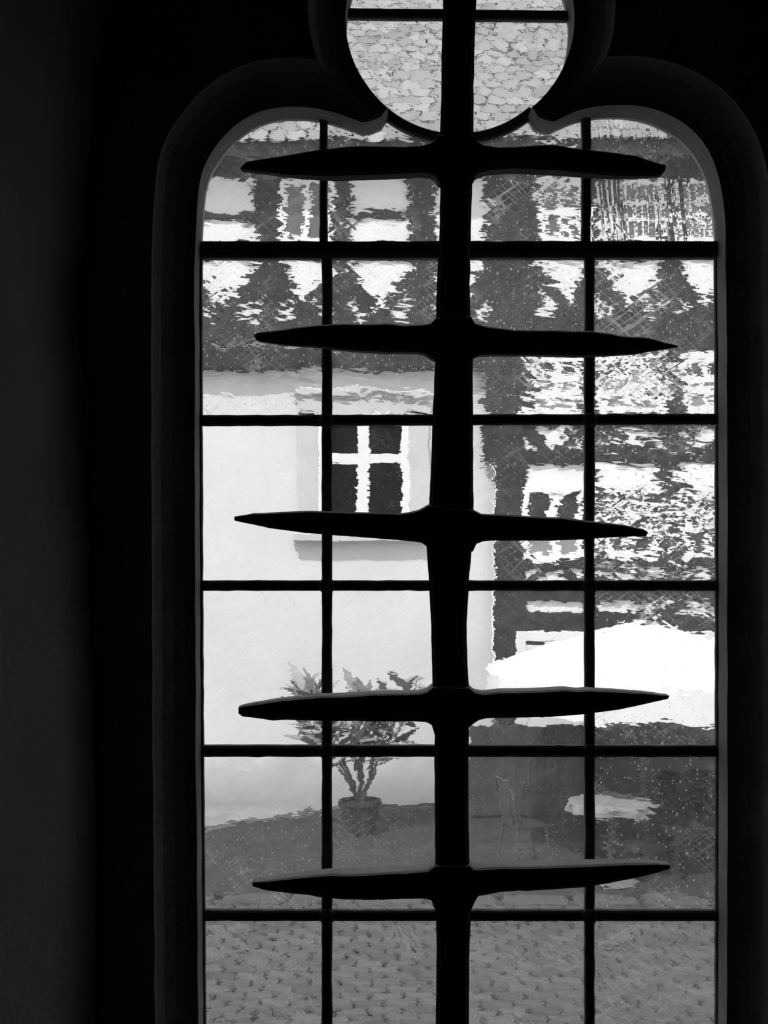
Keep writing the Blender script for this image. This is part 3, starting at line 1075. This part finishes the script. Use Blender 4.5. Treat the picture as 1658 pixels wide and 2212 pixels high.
while x < 7.5:
    o = bpy.data.objects.new('kerb_stone', km)
    COL.objects.link(o)
    o.parent = kr
    o.location = (x, YC + 0.13, 0.0)
    x += 0.62

def gpt(px, py):
    """point of the street surface seen at a photo pixel"""
    k = EZ / ((py - 1106) / FPX)
    return ((px - 829) / FPX * k, k - D)


p1, p2, p3 = gpt(760, 1742), gpt(440, 1792), gpt(-500, 1935)
pv = MB().rings([[(p1[0], p1[1], z), (p2[0], p2[1], z), (p3[0], p3[1], z), (-9, p3[1], z), (-9, YH, z), (p1[0] + 0.3, YH, z)] for z in (-0.05, 0.03)])
tag(pv.build('pavement', M_PAVE), 'pale worn pavement strip at the foot of the plaster wall', 'pavement', kind='structure')

# ------------------------------------------------------------------ parasol
pk = W(1392, 1338, 12.4)
para = empty('parasol', (pk.x, pk.y, 0))
tag(para, 'white market parasol standing in front of the timbered house', 'parasol')
R0, NS = 1.62, 8
rimz, topz = pk.z - 0.50, pk.z
can = MB()
rings = []
for t in (0.04, 0.2, 0.4, 0.6, 0.8, 1.0):
    rg = []
    for j in range(NS * 4):
        a = 2 * math.pi * j / (NS * 4) + math.pi / 8
        f = (j % 4) / 4.0
        sag = math.sin(math.pi * f)
        rr = R0 * t * (1 - 0.045 * sag)
        rg.append((rr * math.cos(a), rr * math.sin(a), topz - (topz - rimz) * (t ** 1.15) - 0.04 * sag * t))
    rings.append(rg)
rings2 = [[(x * 0.995, y * 0.995, z - 0.008) for x, y, z in rg] for rg in reversed(rings)]
can.rings(rings + rings2, cap=False, closed=True)
canopy = can.build('canopy', M_CANVAS, para, smooth=True)
val = MB()
vr = [(x, y, z + 0.005) for x, y, z in rings[-1]]
lo = [(x * 1.01, y * 1.01, rimz - 0.30 - 0.03 * (j % 2)) for j, (x, y, z) in enumerate(rings[-1])]
val.rings([vr, lo, [(x * 0.99, y * 0.99, z) for x, y, z in lo], [(x * 0.99, y * 0.99, z) for x, y, z in vr]], cap=False, closed=True)
val.build('valance', M_CANVAS, canopy)
MB().tube([(0, 0, 0.05), (0, 0, topz + 0.05)], 0.024, 10).build('pole', M_METAL, para)
MB().lathe([(0.005, topz + 0.14), (0.03, topz + 0.11), (0.03, topz + 0.05), (0.06, topz - 0.01)]).build('finial', M_METAL, para)
for j in range(NS):
    a = 2 * math.pi * j / NS + math.pi / 8
    MB().tube([(0.03 * math.cos(a), 0.03 * math.sin(a), topz - 0.04), (R0 * 0.97 * math.cos(a), R0 * 0.97 * math.sin(a), rimz - 0.012)], 0.011, 6).build('rib', M_METAL, para)
MB().lathe([(0.34, 0.0), (0.34, 0.05), (0.3, 0.07), (0.05, 0.09), (0.04, 0.3), (0.03, 0.3)]).build('base', M_PLINTH, para)

# ------------------------------------------------------------------ potted shrub by the plaster wall
pb = W(778, 1800, 13.25)
shrub = empty('potted_shrub', (pb.x, 13.25, 0))
tag(shrub, 'broad leafy shrub in a dark pot against the white plaster wall', 'plant')
MB().lathe([(0.02, 0.0), (0.15, 0.0), (0.19, 0.2), (0.205, 0.3), (0.225, 0.3), (0.225, 0.345), (0.2, 0.345), (0.19, 0.31), (0.02, 0.31)], seg=20).build('pot', M_POT, shrub)
rs_ = random.Random(11)
tips = []
for i in range(11):
    a = rs_.uniform(0, 6.28)
    sp = rs_.uniform(0.15, 0.75)
    tip = Vector((sp * math.cos(a) - 0.12, sp * 0.5 * math.sin(a), rs_.uniform(1.0, 1.62)))
    midp = Vector((tip.x * 0.35, tip.y * 0.35, tip.z * 0.55))
    MB().tube([(0, 0, 0.28), midp, tip], [0.018, 0.013, 0.006], 6).build('stem', M_STEM, shrub)
    tips.append((midp, tip))
lm = MB()
LP = [(0, 0), (0.028, 0.05), (0.038, 0.12), (0.026, 0.2), (0, 0.27), (-0.026, 0.2), (-0.038, 0.12), (-0.028, 0.05)]
lm.rings([[(x, y, 0.018 * math.sin(y * 11) - abs(x) * 0.25) for x, y in LP], [(x, y, 0.018 * math.sin(y * 11) - abs(x) * 0.25 - 0.003) for x, y in LP]])
lme = lm.mesh('leaf')
lme.materials.append(M_LEAF)
for i in range(260):
    midp, tip = rs_.choice(tips)
    t = rs_.uniform(0.15, 1.0) ** 0.7
    p = midp.lerp(tip, t)
    o = bpy.data.objects.new('leaf', lme)
    COL.objects.link(o)
    o.parent = shrub
    o.location = p + Vector((rs_.uniform(-.08, .08), rs_.uniform(-.08, .08), rs_.uniform(-.06, .06)))
    o.rotation_euler = (rs_.uniform(-0.5, 1.3), rs_.uniform(-0.5, 0.5), rs_.uniform(0, 6.28))
    k = rs_.uniform(0.9, 1.5)
    o.scale = (k, k, k)

# ------------------------------------------------------------------ cafe furniture under the parasol
def cafe_chair(x, y, rz, label):
    t = empty('cafe_chair', (x, y, 0))
    t.rotation_euler = (0, 0, rz)
    tag(t, label, 'chair', 'cafe chairs under the parasol')
    MB().rings([[(0.21 * math.cos(a), 0.2 * math.sin(a), z) for a in [2 * math.pi * j / 16 for j in range(16)]] for z in (0.44, 0.465)]).build('seat', M_TIMBER, t)
    for sx in (-1, 1):
        MB().tube([(sx * 0.15, -0.14, 0.45), (sx * 0.19, -0.2, 0.0)], 0.012, 6).build('leg', M_CHAIR, t)
        MB().tube([(sx * 0.16, 0.15, 0.45), (sx * 0.19, 0.22, 0.0)], 0.012, 6).build('leg', M_CHAIR, t)
    MB().tube([(-0.17, 0.15, 0.45), (-0.19, 0.2, 0.75), (-0.12, 0.23, 0.9), (0.12, 0.23, 0.9), (0.19, 0.2, 0.75), (0.17, 0.15, 0.45)], 0.013, 6).build('back_frame', M_CHAIR, t)
    for sx in (-0.07, 0.0, 0.07):
        MB().tube([(sx, 0.17, 0.46), (sx, 0.23, 0.89)], 0.014, 6).build('back_slat', M_CHAIR, t)
    return t


tb = W(1318, 1750, 11.3)
tabx, taby = tb.x, 11.3
tab = empty('cafe_table', (tabx, taby, 0))
tag(tab, 'small round cafe table under a pale cloth beside the parasol pole', 'table')
MB().lathe([(0.02, 0.70), (0.36, 0.70), (0.36, 0.725), (0.02, 0.725)], seg=24).build('table_top', M_METAL, tab)
MB().tube([(0, 0, 0.03), (0, 0, 0.7)], 0.03, 8).build('pedestal', M_METAL, tab)
MB().lathe([(0.03, 0.06), (0.22, 0.02), (0.24, 0.0), (0.02, 0.0)], seg=20).build('foot', M_METAL, tab)
cl = MB()
rg = []
for k, (rr, z) in enumerate([(0.02, 0.735), (0.365, 0.735), (0.38, 0.72), (0.385, 0.68), (0.39, 0.64)]):
    rg.append([(tabx + (rr + (0.025 * math.sin(j * 9 * 2 * math.pi / 54) if k > 2 else 0)) * math.cos(2 * math.pi * j / 54),
                taby + (rr + (0.025 * math.sin(j * 9 * 2 * math.pi / 54) if k > 2 else 0)) * math.sin(2 * math.pi * j / 54), z) for j in range(54)])
inn = [[(tabx + (x - tabx) * 0.988, taby + (y - taby) * 0.988, z - 0.004) for x, y, z in q] for q in reversed(rg[1:])]
cl.rings(rg + inn, cap=True)
tag(cl.build('tablecloth', M_CLOTH), 'pale cloth hanging over the small cafe table', 'tablecloth')
cafe_chair(tabx - 0.75, taby + 0.25, 1.9, 'dark metal cafe chair left of the cloth-covered table')
c3 = W(1180, 1660, 12.9)
cafe_chair(c3.x, 13.3, 3.3, 'dark metal cafe chair in front of the house door')

# dark slatted bench under the parasol
bench = empty('bench', (3.35, 11.5, 0))
tag(bench, 'dark wooden slatted bench under the parasol on the right', 'bench')
for i in range(4):
    MB().box(-0.75, 0.75, -0.22 + i * 0.115, -0.12 + i * 0.115, 0.43, 0.46).build('seat_slat', M_TIMBER, bench)
for i in range(3):
    MB().box(-0.75, 0.75, 0.24, 0.27, 0.56 + i * 0.13, 0.67 + i * 0.13).build('back_slat', M_TIMBER, bench)
for sx in (-0.65, 0.65):
    MB().box(sx - 0.03, sx + 0.03, -0.2, -0.14, 0, 0.43).build('leg', M_TIMBER, bench)
    MB().box(sx - 0.03, sx + 0.03, 0.19, 0.25, 0, 0.92).build('leg', M_TIMBER, bench)

# dark board screen of the terrace, in front of the house door
scr = empty('terrace_screen', (W(1135, 0, 14.0).x, 14.0, 0))
tag(scr, 'waist-high dark wooden board screen in front of the house door', 'screen')
sw_ = (W(1300, 0, 14.0).x - W(1012, 0, 14.0).x) / 14
for i in range(14):
    h = 1.01 + random.uniform(-0.02, 0.02)
    x = W(1012, 0, 14.0).x - scr.location.x + (i + 0.5) * sw_
    MB().rings(prism_data([(x - sw_ * 0.498, 0.03), (x + sw_ * 0.498, 0.03), (x + sw_ * 0.498, h), (x - sw_ * 0.498, h)], -0.015, 0.015, 0.005)).build('board', M_SCREEN, scr)
for z in (0.2, 0.75):
    MB().box(-7 * sw_ + W(1156, 0, 14.0).x - scr.location.x, 7 * sw_ + W(1156, 0, 14.0).x - scr.location.x, 0.016, 0.05, z, z + 0.07).build('rail', M_SCREEN, scr)
for k in (-6.5, 0, 6.5):
    x = k * sw_ + W(1156, 0, 14.0).x - scr.location.x
    MB().box(x - 0.03, x + 0.03, 0.05, 0.11, 0.0, 0.9).build('post', M_SCREEN, scr)

# feathery smear of dried whitewash on one of the lower panes
sm = MB()
rq = random.Random(5)
for i in range(46):
    t = rq.random()
    cx, cy = 842 + 58 * t + rq.uniform(-9, 9), 1985 + 62 * t + rq.uniform(-16, 30)
    L, w = rq.uniform(8, 26), rq.uniform(0.8, 1.8)
    a = math.radians(rq.uniform(48, 76))
    dx, dy = math.cos(a) * L, math.sin(a) * L
    pts = [px0((cx - dx, cy - dy)), px0((cx + w, cy)), px0((cx + dx, cy + dy)), px0((cx - w, cy))]
    sm.add([(x, 0.0015, z) for x, z in pts], [(0, 1, 2, 3)])
o = to_win(sm.build('whitewash_smear', M_SMEAR))
tag(o, kind='stuff')
